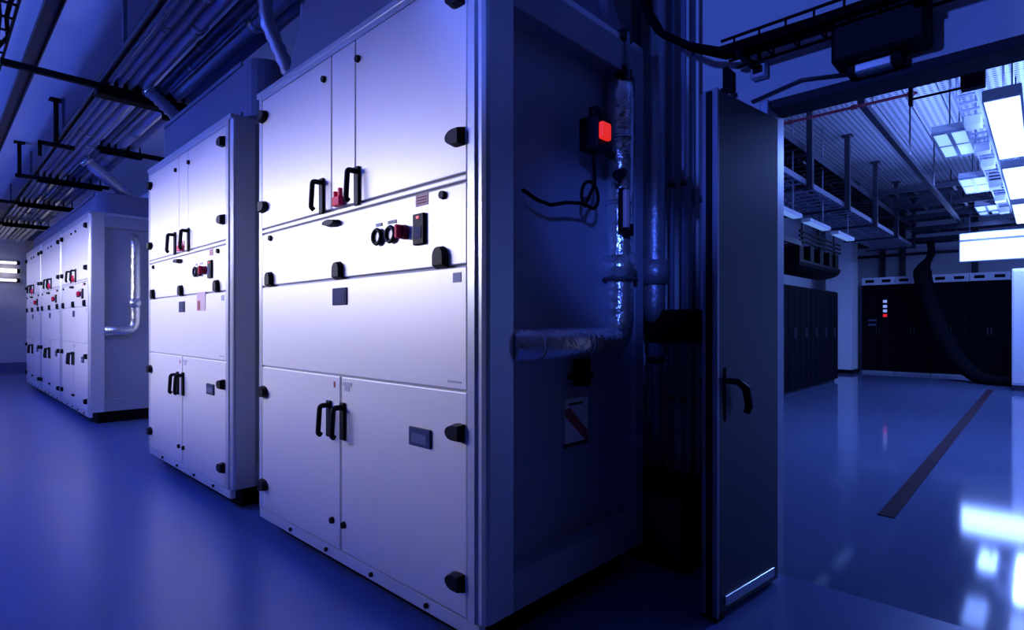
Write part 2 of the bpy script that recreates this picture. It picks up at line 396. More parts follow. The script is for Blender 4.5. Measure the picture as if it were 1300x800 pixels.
for i, (y, lab) in enumerate(cab_spots):
    c = cab if i == 0 else copy_tree(cab)
    c.location = (FX, y, 0); tag(c, lab, 'cabinet', 'cooling cabinets in the row'); cabs.append(c)
# sheet taped to the second cabinet only
sh = box(-0.003, 0.001, -0.50, -0.33, 1.29, 1.42).build('taped_sheet', 'paper_pink', cabs[1])
box(-0.004, -0.002, -0.40, -0.345, 1.295, 1.36).build('red_mark', 'ink_red', sh)
# warning sign on the side panel of the nearest cabinet
sg = thing('warning_sign', 'small pale sign with a dark red diagonal band on the nearest cabinet side', 'sign', (1.965, 1.4895, 0.685))
box(-0.082, 0.082, -0.008, 0.0, 0.0, 0.19).build('sign_plate', 'paper_white', sg)
box(-0.086, 0.086, -0.009, -0.004, -0.018, 0.0).build('bottom_strip', 'ink_black', sg)
bd = MB(); bd.add([(-0.082, -0.0095, 0.150), (-0.045, -0.0095, 0.150), (0.082, -0.0095, 0.035), (0.082, -0.0095, 0.0), (0.062, -0.0095, 0.0), (-0.082, -0.0095, 0.118)], [(0, 1, 2, 3, 4, 5)])
bd.add([(-0.082, -0.008, 0.150), (-0.045, -0.008, 0.150), (0.082, -0.008, 0.035), (0.082, -0.008, 0.0), (0.062, -0.008, 0.0), (-0.082, -0.008, 0.118)], [(0, 5, 4, 3, 2, 1)])
bd.build('diagonal_band', 'ink_red', sg)
box(-0.060, 0.045, -0.0095, -0.007, 0.162, 0.172).build('text_line', 'ink_black', sg)

# ------------------------------------------------------------------ plenums and hoods on the cabinets
def plenum(y0, y1, z1, label, x0=1.42, x1=2.3, r=0.16):
    z0 = 2.534
    root = thing('air_plenum', label, 'duct', (0, 0, 0), 'sheet metal plenums on the cabinets')
    poly = []
    for (cx, cy, a0) in ((x1 - r, y1 - r, 0), (x0 + r, y1 - r, 90), (x0 + r, y0 + r, 180), (x1 - r, y0 + r, 270)):
        for k in range(7): a = R(a0 + 15 * k); poly.append((cx + r * math.cos(a), cy + r * math.sin(a)))
    o = prism(poly, 'z', z0, z1).build('duct_body', 'duct_sheet', root)
    box(x0 - 0.012, x0 + 0.006, y0 + r, y1 - r, z0 + 0.0, z0 + 0.035).build('flange', 'duct_sheet', root)
    box(x0 - 0.010, x0 + 0.006, y0 + r, y1 - r, z1 - 0.03, z1).build('flange', 'duct_sheet', root)
    return root
plenum(3.60, 5.62, 2.90, 'blue-grey sheet metal plenum with rounded corner above the second cabinet')
plenum(8.18, 14.0, 2.78, 'long low sheet metal plenum across the three far cabinets')
hood = thing('air_hood', 'large tapered sheet metal hood on the nearest cabinet', 'duct')
hb = MB()
b0 = [(1.36, 1.44), (2.30, 1.44), (2.30, 2.98), (1.36, 2.98)]; t0 = [(1.36, 1.60), (2.20, 1.60), (2.20, 2.62), (1.36, 2.62)]
hb.add([(x, y, 2.534) for x, y in b0] + [(x, y, 3.15) for x, y in t0], [(0, 1, 2, 3), (7, 6, 5, 4), (0, 4, 5, 1), (1, 5, 6, 2), (2, 6, 7, 3), (3, 7, 4, 0)])
hb.build('hood_body', 'duct_sheet', hood)
box(1.36, 2.20, 1.60, 2.62, 3.15, CEIL - 0.002).build('hood_neck', 'duct_sheet', hood)
hf = MB(); hf.box(1.345, 1.36, 1.43, 2.99, 2.534, 2.560); hf.build('flange', 'duct_sheet', hood)
# corrugated branch hoses from the pipe rack down to the cabinet tops
def hose(pts, r, label):
    pts = [Vector(p) for p in pts]; out = []; rs = []
    n = 26
    for i in range(n + 1):
        t = i / n * (len(pts) - 1); k = min(int(t), len(pts) - 2); q = pts[k].lerp(pts[k + 1], t - k)
        out.append(q); rs.append(r * (1.0 if i % 2 else 0.84))
    root = thing('branch_hose', label, 'hose', group='corrugated hoses down to the cabinets')
    tube(out, rs, n=14).build('corrugated_hose', 'pipe_bright', root)
    for q, d in ((pts[0], pts[1] - pts[0]), (pts[-1], pts[-2] - pts[-1])):
        d = d.normalized(); tube([q, q + d * 0.05], r * 1.12, n=14).build('collar', 'steel_bright', root)
hose([(1.43, 3.03, 2.54), (1.40, 3.05, 2.60), (1.31, 3.12, 2.86), (1.285, 3.14, 3.16)], 0.042, 'shiny corrugated hose slanting down beside the nearest hood')
hose([(1.56, 5.32, 2.905), (1.50, 5.36, 2.95), (1.28, 5.42, 3.16)], 0.055, 'corrugated hose slanting down behind the second cabinet plenum')
hose([(1.80, 8.36, 2.785), (1.68, 8.33, 2.86), (1.30, 8.22, 3.15)], 0.070, 'corrugated hose slanting onto the cabinet beyond the wide gap')
# vertical hanger rods behind the hose
for i, (x, y) in enumerate(((1.62, 3.32), (1.72, 3.30), (1.84, 3.34), (1.98, 3.30))):
    tag(tube([(x, y, 2.95), (x, y, CEIL)], 0.018 if i % 2 else 0.026, n=8).build('vertical_conduit', 'pipe_dark' if i % 2 else 'pipe_grey'),
        ('thin dark' if i % 2 else 'grey') + ' vertical conduit rising to the ceiling behind the nearest hood' , 'conduit', 'conduits behind the hood')

# ------------------------------------------------------------------ overhead pipe rack along the aisle
pipe_specs = [(1.062, 3.20, 0.019, 'pipe_grey', 'thin grey ceiling pipe, second from the dark rail'),
              (1.120, 3.20, 0.026, 'pipe_grey', 'grey ceiling pipe, third from the dark rail'),
              (1.188, 3.20, 0.032, 'pipe_grey', 'mid grey ceiling pipe left of the shiny one'),
              (1.275, 3.22, 0.048, 'pipe_bright', 'thick shiny ceiling pipe in the middle of the pipe rack'),
              (1.37, 3.20, 0.026, 'pipe_dark', 'thin dark ceiling pipe right of the thick shiny one'),
              (1.43, 3.20, 0.024, 'pipe_grey', 'thin grey ceiling pipe between the dark one and the second shiny one'),
              (1.525, 3.21, 0.052, 'pipe_bright', 'thick shiny ceiling pipe nearest the cabinet plenums'),
              (1.64, 3.23, 0.045, 'pipe_grey', 'thick grey ceiling pipe above the cabinet plenums')]
for x, z, r, mt, lab in pipe_specs:
    rt = thing('ceiling_pipe', lab, 'pipe', (x, 0, z), 'pipes of the ceiling rack')
    y_near = 2.70 if 1.30 < x else 1.2
    if x > 1.34: y_near = 3.05
    tube([(0, y_near, 0), (0, 17.8, 0)], r, n=12).build('pipe_run', mt, rt)
    for k in range(4):
        yy = 4.2 + 3.1 * k + random.uniform(-0.6, 0.6)
        tube([(0, yy, 0), (0, yy + 0.07, 0)], r * 1.22, n=12).build('coupling', mt, rt)
def rail(x, z, wd, hg, y0, y1, label):
    rt = thing('ceiling_rail', label, 'rail', (x, 0, z))
    box(-wd / 2, wd / 2, y0, y1, -0.006, 0.0).build('rail_web', 'dark_steel', rt)
    box(-wd / 2, -wd / 2 + 0.008, y0, y1, -hg, 0.0).build('rail_flange', 'dark_steel', rt)
    box(wd / 2 - 0.008, wd / 2, y0, y1, -hg, 0.0).build('rail_flange', 'dark_steel', rt)
    for k in range(6): box(-0.012, 0.012, y0 + 1 + 2.6 * k, y0 + 1.03 + 2.6 * k, -0.006, CEIL - z).build('hanger', 'pipe_dark', rt)
rail(0.62, 3.46, 0.10, 0.045, 2.0, 17.8, 'wide dark ceiling rail on the left crossing over the aisle')
rail(0.995, 3.192, 0.045, 0.04, 1.2, 17.8, 'narrow dark ceiling rail running along the left of the pipes')
def trapeze(y, z, x0, x1, label, posts=()):
    rt = thing('pipe_support', label, 'bracket', (0, y, z), 'cross bars carrying the ceiling pipes')
    b_ = box(x0, x1, -0.022, 0.022, -0.045, 0.0).build('cross_bar', 'black_metal', rt)
    for px in posts:
        po = tube([(px, 0, -0.05), (px, 0, CEIL - z)], 0.022, n=8).build('hanger_post', 'black_metal', rt)
        box(px - 0.055, px + 0.055, -0.055, 0.055, CEIL - z - 0.016, CEIL - z).build('ceiling_plate', 'black_metal', rt)
    for k, (x, zz, r, mt, lab) in enumerate(pipe_specs):
        if x0 < x < x1:
            c = zz - z
            cl = MB(); cl.tube([(x - r - 0.012, 0, -0.01), (x - r - 0.012, 0, c), (x, 0, c + r + 0.012), (x + r + 0.012, 0, c), (x + r + 0.012, 0, -0.01)], 0.009, n=6)
            cl.box(x - r - 0.03, x + r + 0.03, -0.03, 0.03, -0.075, -0.04)
            cl.build('pipe_clamp', 'black_metal', rt)
    return rt
rt = trapeze(5.55, 3.15, 0.38, 1.72, 'long black cross bar holding the pipes, nearest in the aisle')
v = MB(); v.box(0.95, 1.42, -0.06, 0.06, -0.10, -0.045); v.box(1.22, 1.52, -0.05, 0.05, -0.02, 0.05); v.build('bracket_plate', 'black_metal', rt)
v = tube([(1.45, 0, -0.17), (1.45, 0, 0.0)], 0.035, n=10); v.tube([(1.40, -0.08, -0.12), (1.52, 0.05, -0.12)], 0.03, n=8); v.build('valve', 'black_metal', rt)
rt = trapeze(7.50, 3.15, 1.30, 2.02, 'black cross bar over the gap between second and third cabinets', posts=(0.945, ))
box(0.80, 1.1, -0.02, 0.02, -0.10, -0.06).build('side_arm', 'black_metal', rt)
box(0.80, 0.83, -0.02, 0.02, -0.22, -0.06).build('side_arm', 'black_metal', rt)
trapeze(9.6, 3.14, 0.80, 1.80, 'short black cross bar above the third cabinet front', posts=(0.84,))
trapeze(11.8, 3.14, 0.80, 1.80, 'small black cross bar above the middle far cabinet')
trapeze(14.4, 3.14, 0.80, 1.80, 'smallest black cross bar near the far wall', posts=(0.84,))
# cable tray high on the left
rt = thing('cable_tray', 'narrow dark cable tray at the upper left corner of the ceiling', 'cable tray', (0.36, 0, 3.36))
for s in (-1, 1): box(s * 0.075 - 0.005, s * 0.075 + 0.005, 3.0, 6.4, -0.02, 0.03).build('side_rail', 'black_metal', rt)
rg = None
for k in range(14):
    if rg is None: rg = box(-0.075, 0.075, -0.01, 0.01, -0.02, -0.008).build('rung', 'black_metal', rt, (0, 3.1 + 0.24 * k, 0))
    else: share(rg, 'rung', rt, (0, 3.1 + 0.24 * k, 0))
for k in range(3):
    pts = [(0.36 - 0.05 + 0.05 * k + random.uniform(-0.025, 0.025), 3.0 + 0.3 * j, 3.375 + random.uniform(0, 0.03)) for j in range(12)]
    tag(tube(pts, 0.014, n=6).build('cable', 'cable_black'), 'black cable lying loosely in the upper left ceiling tray', 'cable', 'cables in the upper left tray')

# slot luminaires on the left wall, added uplights and spots, far wall tubes
for k in range(4):
    y0, y1 = 6.4 + 3.1 * k - 1.5, 6.4 + 3.1 * k + 1.5
    rt = thing('slot_luminaire', ['nearest', 'second', 'third', 'farthest'][k] + ' long white slot luminaire on the left aisle wall', 'lamp', (-2.795, 0, 2.5), 'slot luminaires along the left wall')
    h = box(0, 0.28, y0, y1, -0.30, 0.10).build('housing', 'lamp_housing', rt)
    MB().add([(0.28, y0, 0.10), (0.28, y1, 0.10), (0.755, y0, -0.030), (0.755, y1, -0.030), (0.28, y0, 0.09), (0.28, y1, 0.09), (0.755, y0, -0.040), (0.755, y1, -0.040)], [(0, 1, 3, 2), (4, 6, 7, 5), (0, 4, 5, 1), (2, 3, 7, 6), (0, 2, 6, 4), (1, 5, 7, 3)]).build('added_upper_baffle', 'black_metal', rt)  # unseen baffle added to keep slot light off the ceiling
    bl = None
    for j in range(5):      # unseen slanted blades, added to block light towards the far wall
        yb = y0 + 0.10 + 0.64 * j
        if bl is None:
            bl = prism([(0.31, 0.0), (0.75, -0.52), (0.75, -0.51), (0.31, 0.01)], 'z', -0.245, -0.045).build('added_baffle_blade', 'black_metal', rt, (0, yb, 0))
        else: share(bl, 'added_baffle_blade', rt, (0, yb, 0))
    box(0.28, 0.755, y0, y1, -0.255, -0.245).build('added_lower_baffle', 'black_metal', rt)  # unseen baffle added to keep slot light off the floor
for k in range(3):
    y0, y1 = 5.0 + 4.0 * k - 1.75, 5.0 + 4.0 * k + 1.75
    rt = thing('added_fill_trough', ['nearest', 'middle', 'farthest'][k] + ' added unseen trough uplight on the left aisle wall', 'lamp', (-2.795, 0, 2.68), 'added fill troughs along the left wall')
    prism([(0.0, 0.0), (0.20, 0.0), (0.32, 0.03), (0.31, 0.05), (0.19, 0.02), (0.12, 0.13), (0.0, 0.16)], 'y', y0, y1).build('housing', 'lamp_housing', rt)
    for y in (y0 + 0.3, y1 - 0.3): box(0.0, 0.05, y - 0.02, y + 0.02, -0.03, 0.0).build('wall_clip', 'dark_steel', rt)
for (nm, loc_, aim_, *_), lab in zip(SPOTS, ('added unseen fill spotlight on a ceiling stem over the aisle', 'added unseen fill spotlight on a ceiling stem near the back wall')):
    q = (Vector(aim_) - Vector(loc_)).normalized(); base = Vector(loc_) - q * 0.12
    rt = thing('added_spotlight', lab, 'lamp', base)
    tube([q * -0.22, q * 0.0], 0.10, n=16).build('spot_can', 'black_metal', rt)
    tube([q * -0.12, Vector((q.x * -0.12, q.y * -0.12, CEIL - base.z))], 0.012, n=8).build('stem', 'black_metal', rt)
for z, r in ((2.70, 0.026), (2.50, 0.052), (2.27, 0.026)):
    w_ = 'upper' if z > 2.6 else ('thick middle' if r > 0.03 else 'lower')
    rt = thing('wall_tube_lamp', w_ + ' glowing tube lamp on the far wall', 'lamp', (0, YF - 0.10, z), 'tube lamps on the far wall')
    box(-2.6, 1.62, 0.03, 0.098, -0.04, 0.04).build('housing', 'lamp_housing', rt)
    tube([(-2.6, 0, 0), (1.56, 0, 0)], r, n=10).build('tube', 'tube_glow', rt)
    box(1.56, 1.62, -0.04, 0.03, -0.05, 0.05).build('end_cap', 'black_plastic', rt)

# ------------------------------------------------------------------ chilled water pipe on the nearest cabinet and its fittings
PY = 1.445
rt = thing('lagged_pipe', 'shiny foil-lagged pipe with elbow on the side of the nearest cabinet', 'pipe')
tube([(1.482, PY, 1.115), (2.245, PY, 1.115), (2.245, PY, 2.31), (2.33, PY + 0.09, 2.40)], 0.068, n=20, fillet=0.13).build('lagging', 'foil_lagging', rt)
tube([(2.245, PY, 1.407), (2.245, PY, 1.515)], 0.084, n=20).build('collar', 'foil_lagging', rt)
tube([(2.245, PY, 1.398), (2.245, PY, 1.408)], 0.088, n=20).build('strap', 'dark_steel', rt)
for x in (1.62, 1.95): tube([(x, PY, 1.115), (x + 0.02, PY, 1.115)], 0.070, n=20).build('seam', 'foil_lagging', rt)
for z in (1.75, 2.05): tube([(2.245, PY, z), (2.245, PY, z + 0.02)], 0.070, n=20).build('seam', 'foil_lagging', rt)
rt = thing('lagged_pipe', 'small foil-lagged pipe on the side of the cabinet beyond the wide gap', 'pipe', (0, 8.185, 0))
tube([(1.482, 0, 1.115), (1.80, 0, 1.115), (1.80, 0, 2.20), (1.80, 0.08, 2.28)], 0.062, n=14, fillet=0.13).build('lagging', 'foil_lagging', rt)
tube([(1.80, 0, 1.40), (1.80, 0, 1.51)], 0.078, n=14).build('collar', 'foil_lagging', rt)
rt = thing('pipe_bracket', 'small black bracket under the horizontal lagged pipe', 'bracket', (1.97, PY, 0.93))
v = box(-0.02, 0.02, -0.02, 0.055, 0.0, 0.125); v.box(-0.06, 0.03, -0.03, 0.055, 0.03, 0.055); v.build('bracket_arm', 'black_metal', rt)
rt = thing('actuator', 'black valve actuator with a bright red cap by the lagged pipe', 'actuator', (1.935, 1.375, 1.925))
box(-0.034, 0.075, -0.05, 0.05, 0.0, 0.14, bev=0.010).build('housing', 'black_plastic', rt)
box(-0.030, 0.034, -0.072, -0.048, 0.034, 0.105, bev=0.008).build('red_cap', 'red_cap_glow', rt)
tube([(0.02, 0.0, 0.14), (0.02, 0.0, 0.185)], 0.028, n=12).build('knob', 'black_plastic', rt)
tube([(0.03, 0.03, 0.05), (0.25, 0.07, 0.05)], 0.018, n=10).build('stem', 'black_plastic', rt)
pts = [(1.552, 1.425, 1.705), (1.62, 1.41, 1.675), (1.70, 1.41, 1.668), (1.79, 1.40, 1.690), (1.88, 1.39, 1.70)]
lc = (1.945, 1.385, 1.745)
for k in range(15):
    a = R(-110 + 25 * k); pts.append((lc[0] + 0.052 * math.cos(a), lc[1] + 0.0015 * k, lc[2] + 0.058 * math.sin(a)))
pts += [(1.985, 1.40, 1.80), (1.975, 1.395, 1.86), (1.955, 1.385, 1.90), (1.945, 1.375, 1.945)]
tag(tube(pts, 0.0075, n=8).build('control_cable', 'cable_black'), 'thin black cable with a loop running from the cabinet to the actuator', 'cable')
rt = thing('thermometer', 'slim pale thermometer with black holder strapped to the lagged pipe', 'thermometer', (2.17, 1.36, 1.60))
box(-0.015, 0.015, -0.01, 0.01, 0.03, 0.20, bev=0.004).build('scale', 'paper_pink', rt)
tube([(0.03, 0.01, 0.0), (0.03, 0.01, 0.05)], 0.026, n=10).build('pocket', 'black_plastic', rt)
box(-0.018, 0.018, 0.01, 0.03, 0.02, 0.21).build('backing', 'black_plastic', rt)
rt = thing('valve_handle', 'small black valve clip on the lagged pipe below the actuator', 'valve', (2.12, 1.365, 1.855))
tube([(-0.02, 0, 0), (0.06, 0.02, 0.03)], 0.022, n=10).build('clip', 'black_plastic', rt)
# sight glass above
rt = thing('sight_glass', 'vertical glass level tube with black end fittings above the lagged pipe', 'gauge', (2.235, 1.40, 2.33))
tube([(0, 0, 0.0), (0, 0, 0.21)], 0.018, n=10).build('glass_tube', 'clear_tube', rt)
for z in (0.0, 0.17):
    b_ = box(-0.035, 0.035, -0.012, 0.04, z, z + 0.055, bev=0.006)
    b_.build('end_fitting', 'black_plastic', rt)
tag(tube([(2.14, 1.47, 2.536), (2.14, 1.47, CEIL)], 0.032, n=12).build('riser_pipe', 'pipe_grey'), 'grey riser pipe going up from the rear top of the nearest cabinet', 'pipe')
# vertical pipes in the gap behind the nearest cabinet
def vpipe(x, y, r, z0, z1, mt, label, clamps=()):
    rt = thing('vertical_pipe', label, 'pipe', (x, y, z0), 'vertical pipes behind the nearest cabinet')
    tube([(0, 0, 0), (0, 0, z1 - z0)], r, n=12).build('pipe_run', mt, rt)
    for z in clamps: tube([(0, 0, z - z0), (0, 0, z - z0 + 0.03)], r * 1.25, n=12).build('clamp', 'dark_steel', rt)
vpipe(2.55, 1.535, 0.028, 0.0, CEIL, 'pipe_dark', 'dark slim vertical pipe just right of the lagged pipe', (1.0, 2.2))
rt = thing('lagged_return_pipe', 'dull lagged vertical pipe bending into the wall behind the lagged pipe', 'pipe')
tube([(2.56, 1.44, 3.5), (2.56, 1.44, 1.24), (2.72, 1.50, 1.20)], 0.055, n=16, fillet=0.1).build('lagging', 'foil_dull', rt)
tube([(2.56, 1.44, 1.40), (2.56, 1.44, 1.52)], 0.072, n=16).build('collar', 'foil_dull', rt)
vpipe(2.66, 1.395, 0.014, 0.30, CEIL, 'pipe_grey', 'thin grey vertical conduit, left one of the group beside the door', (0.8, 1.9))
vpipe(2.67, 1.335, 0.014, 0.30, CEIL, 'pipe_grey', 'thin grey vertical conduit, second of the group beside the door', (0.8, 1.9))
vpipe(2.68, 1.285, 0.010, 0.30, CEIL, 'pipe_dark', 'very thin dark conduit between the grey ones beside the door', (0.8,))
vpipe(2.66, 1.225, 0.018, 0.02, 2.33, 'pipe_bright', 'pale blue-grey vertical conduit right next to the open door edge', (0.9, 1.8))
vpipe(2.62, 1.465, 0.040, 0.42, 1.10, 'pipe_grey', 'short thick grey pipe low behind the nearest cabinet', (0.45, 1.0))
rt = thing('pipe_strut', 'black horizontal strut holding the pipes behind the nearest cabinet', 'bracket', (2.60, 1.10, 1.17))
box(-0.02, 0.02, 0.0, 0.55, 0.0, 0.05).build('strut_bar', 'black_metal', rt)
box(0.02, 0.13, 0.03, 0.09, -0.03, 0.08).build('wall_foot', 'black_metal', rt)
box(-0.05, 0.13, 0.10, 0.38, -0.06, 0.10, bev=0.01).build('junction_box', 'black_metal', rt)
for z, s in ((0.26, 'low'), ):
    rt = thing('wall_pedestal', 'dark base box under the vertical pipes by the door', 'box', (2.62, 1.34, 0))
    box(-0.12, 0.125, -0.11, 0.22, 0, 0.42, bev=0.01).build('base_body', 'black_metal', rt)
    box(-0.13, -0.12, -0.09, 0.20, 0.05, 0.36).build('cover_plate', 'dark_steel', rt)

# ------------------------------------------------------------------ fittings on the wall above the doorway
rt = thing('wall_cable_tray', 'black wire cable tray along the wall above the doorway', 'cable tray', (2.62, 0, 2.44))
for x, z in ((-0.09, 0.0), (0.09, 0.0), (-0.09, 0.06), (0.09, 0.06), (0.0, 0.0)):
    tube([(x, -0.9, z), (x, 1.08, z)], 0.007, n=6).build('long_wire', 'black_metal', rt)
rg = None
for k in range(18):
    y = -0.85 + 0.11 * k
    if rg is None: rg = tube([(-0.09, 0, 0.06), (-0.09, 0, 0), (0.09, 0, 0), (0.09, 0, 0.06)], 0.005, n=6).build('cross_wire', 'black_metal', rt, (0, y, 0))
    else: share(rg, 'cross_wire', rt, (0, y, 0))
for y in (-0.4, 0.35, 1.0):
    box(-0.10, 0.13, y - 0.012, y + 0.012, -0.03, -0.008).build('wall_arm', 'black_metal', rt)
for k in range(4):
    pts = [(2.56 + 0.04 * k + random.uniform(-0.012, 0.012), -0.9 + 0.2 * j, 2.462 + random.uniform(0, 0.012)) for j in range(10)]
    pts += [(2.55 + 0.03 * k, 1.10, 2.475), (2.50 + 0.02 * k, 1.22, 2.52), (2.45 + 0.02 * k, 1.36, 2.62), (2.42 + 0.02 * k, 1.42, 2.75), (2.42 + 0.02 * k, 1.43, 3.4)]
    tag(tube(pts, 0.015, n=8).build('tray_cable', 'cable_black'), 'black cable in the wire tray above the doorway', 'cable', 'cables in the tray above the doorway')
rt = thing('control_box', 'black rectangular box on the wall above the doorway', 'box', (2.635, 0.485, 2.285))
box(-0.02, 0.115, -0.165, 0.165, 0, 0.20, bev=0.012).build('casing', 'black_metal', rt)
box(-0.026, -0.018, -0.150, 0.150, 0.012, 0.175, bev=0.003).build('front_plate', 'black_plastic', rt)
rt = thing('wall_sensor', 'small blue-grey sensor box on the wall left of the black box', 'sensor', (2.745, 0.98, 2.36))
box(-0.04, 0.004, -0.035, 0.035, 0.0, 0.085, bev=0.006).build('casing', 'tray_metal', rt)
box(-0.044, -0.038, -0.022, 0.022, 0.02, 0.05).build('window_slot', 'black_plastic', rt)
tube([(-0.02, 0, 0.085), (-0.02, 0, 0.14)], 0.009, n=8).build('cable_stub', 'cable_black', rt)
rt = thing('drop_bracket', 'small black drop bracket below the wire tray by the door top', 'bracket', (2.68, 1.12, 2.34))
box(-0.012, 0.075, -0.012, 0.012, 0.0, 0.10).build('drop_leg', 'black_metal', rt); box(-0.02, 0.02, -0.02, 0.02, -0.02, 0.0).build('pad', 'black_metal', rt)
rt = thing('door_closer', 'pale door closer bar with dark end fittings over the doorway', 'door closer', (2.69, 0.51, 2.256))
box(-0.025, 0.063, -0.065, 0.065, -0.014, 0.022, bev=0.005).build('closer_body', 'steel_bright', rt)
box(-0.03, 0.063, -0.10, -0.065, -0.014, 0.045, bev=0.004).build('end_fitting', 'black_metal', rt)
box(-0.03, 0.063, 0.065, 0.095, -0.014, 0.02, bev=0.004).build('end_fitting', 'black_metal', rt)
tube([(0.0, -0.085, 0.04), (0.03, -0.085, 0.09)], 0.009, n=8).build('arm_pivot', 'black_metal', rt)
tag(tube([(2.738, 1.02, 2.265), (2.738, 0.80, 2.305), (2.738, 0.62, 2.275)], 0.008, n=8).build('closer_rod', 'dark_steel'), 'thin dark rod on the wall left of the door closer', 'rod')

# ------------------------------------------------------------------ data hall: racks
def make_rack(w, d, h):
    """front towards -x, width along y, base at the origin's centre front"""
    root = thing('server_rack', '', 'rack')
    box(0.03, d, -w / 2 + 0.004, w / 2 - 0.004, 0.05, h, bev=0.006).build('carcass', 'rack_black', root)
    box(0.06, d - 0.02, -w / 2 + 0.02, w / 2 - 0.02, 0.0, 0.05).build('base', 'dark_steel', root)
    for s in (-1, 1):
        dr = box(0.0, 0.028, s * 0.006 if s > 0 else -w / 2 + 0.012, w / 2 - 0.012 if s > 0 else -0.006, 0.06, h - 0.015, bev=0.004).build('front_door', 'rack_door_mesh', root)
        for q in (0.2, 0.8): box(-0.003, 0.001, s * w / 2 * q - 0.008, s * w / 2 * q + 0.008, 0.12, h - 0.1).build('vent_rib', 'rack_black', dr)
        box(-0.02, 0.0, s * 0.03 - 0.008, s * 0.03 + 0.008, 0.95, 1.12, bev=0.003).build('handle', 'dark_steel', dr)
    return root
lr = make_rack(0.62, 0.95, 1.86)
for k in range(8):
    o = lr if k == 0 else copy_tree(lr)
    o.location = (8.16 + 0.31 + 0.62 * k, 3.12, 0); o.rotation_euler = (0, 0, R(-90))
    o.rotation_euler = (0, 0, math.atan2(1, 0))
    tag(o, ['black server rack behind the open door, start of the left row', 'black server rack hidden mostly by the open door, left row'][k] if k < 2 else
        'black server rack in the left row, ' + ['third', 'fourth', 'fifth', 'sixth', 'seventh', 'last before the pillar'][k - 2] + (' from the door side' if k < 7 else ''), 'rack', 'left row of black racks')
rr = make_rack(0.69, 0.95, 2.14)
far_racks = []
for k in range(4):
    o = rr if k == 0 else copy_tree(rr)
    o.location = (16.0, 3.29 - 0.345 - 0.69 * k, 0)
    tag(o, ['tall black rack with glowing status lights at the back of the hall', 'tall black rack second from the pillar at the back of the hall', 'tall black rack behind the thick hanging hose',
            'tall black rack at the right end of the back row'][k], 'rack', 'tall black racks at the back')
    far_racks.append(o)
for k in range(4):
    cp = thing('rack_cap_unit', ['pale vented cap on the leftmost tall back rack', 'pale vented cap on the second tall back rack', 'pale vented cap behind the hose on the back racks', 'pale vented cap on the rightmost tall back rack'][k],
               'vent unit', (16.0, 3.29 - 0.345 - 0.69 * k, 2.145), 'vented caps on the back racks')
    box(0.0, 0.9, -0.342, 0.342, 0.0, 0.18, bev=0.006).build('casing', 'rack_cap', cp)
    for s in (-1, 1): box(-0.004, 0.002, s * 0.17 - 0.09, s * 0.17 + 0.09, 0.055, 0.125).build('vent_slot', 'black_metal', cp)
for k in range(4):
    bp = box(-0.03, 0.05, -0.34, 0.34, 0.0, 0.055, bev=0.004).build('kick_plate', 'tray_metal', far_racks[k])
sp2 = box(-0.012, 0.0, -0.20, -0.10, 1.32, 1.78).build('status_strip', 'black_plastic', far_racks[0])
for z, mm in ((1.74, 'led_blue'), (1.62, 'led_blue'), (1.51, 'led_blue'), (1.40, 'led_red')):
    box(-0.02, -0.010, -0.19, -0.11, z - 0.035, z + 0.03).build('status_light', mm, sp2)
for z in (1.17, 1.28): box(-0.01, 0.0, 0.03, 0.20, z - 0.018, z + 0.022).build('drive_slot', 'plate_face', far_racks[0])
# white cabinet at the right edge of the hall
rt = thing('white_cabinet', 'brightly lit white cabinet at the right edge of the hall', 'cabinet', (13.4, 0.03, 0))
box(0.0, 0.8, -0.40, 0.40, 0.10, 2.18, bev=0.01).build('body', 'cabinet_paint', rt)
box(-0.02, 0.0, -0.38, -0.005, 0.14, 2.14, bev=0.004).build('door', 'cabinet_paint', rt); box(-0.02, 0.0, 0.005, 0.38, 0.14, 2.14, bev=0.004).build('door', 'cabinet_paint', rt)
box(0.04, 0.78, -0.37, 0.37, 0.0, 0.10).build('plinth', 'dark_steel', rt)

# thick black hose hanging in front of the back racks
def catmull(P, m=8):
    P = [Vector(p) for p in P]; out = []
    for i in range(len(P) - 1):
        p0 = P[max(i - 1, 0)]; p1 = P[i]; p2 = P[i + 1]; p3 = P[min(i + 2, len(P) - 1)]
        for k in range(m):
            t = k / m
            out.append(0.5 * ((2 * p1) + (p2 - p0) * t + (2 * p0 - 5 * p1 + 4 * p2 - p3) * t * t + (3 * p1 - p0 - 3 * p2 + p3) * t ** 3))
    out.append(P[-1]); return out
hz = catmull([(15.55, 1.86, 3.05), (15.55, 1.85, 2.75), (15.5, 1.98, 2.45), (15.45, 1.98, 2.20), (15.3, 1.83, 1.6), (15.1, 1.62, 1.0), (14.9, 1.32, 0.45), (14.6, 1.02, 0.16), (14.4, 0.75, 0.10), (14.3, 0.3, 0.09), (14.25, -0.6, 0.09)])
n = len(hz); rads = [0.07 + 0.10 * min(1, max(0, (i / n - 0.14) * 12)) - 0.085 * min(1, max(0, (i / n - 0.55) * 3.2)) for i in range(n)]
rt = thing('cable_hose', 'thick black hose curving from the ceiling tray down to the hall floor', 'hose')
tube(hz, rads, n=14).build('hose_body', 'cable_black', rt)
tube([hz[-1], hz[-1] + Vector((0, -0.05, 0))], 0.09, n=14).build('end_collar', 'cable_black', rt)

# dark strip let into the floor
rt = thing('floor_strip', 'long dark reddish strip laid on the hall floor', 'floor strip', (0, 0.715, 0.0))
for a_, b_ in ((4.12, 6.0), (6.01, 9.0), (9.01, 13.3)):
    box(a_, b_, -0.045, 0.045, 0.001, 0.006).build('strip_length', 'floor_strip', rt)

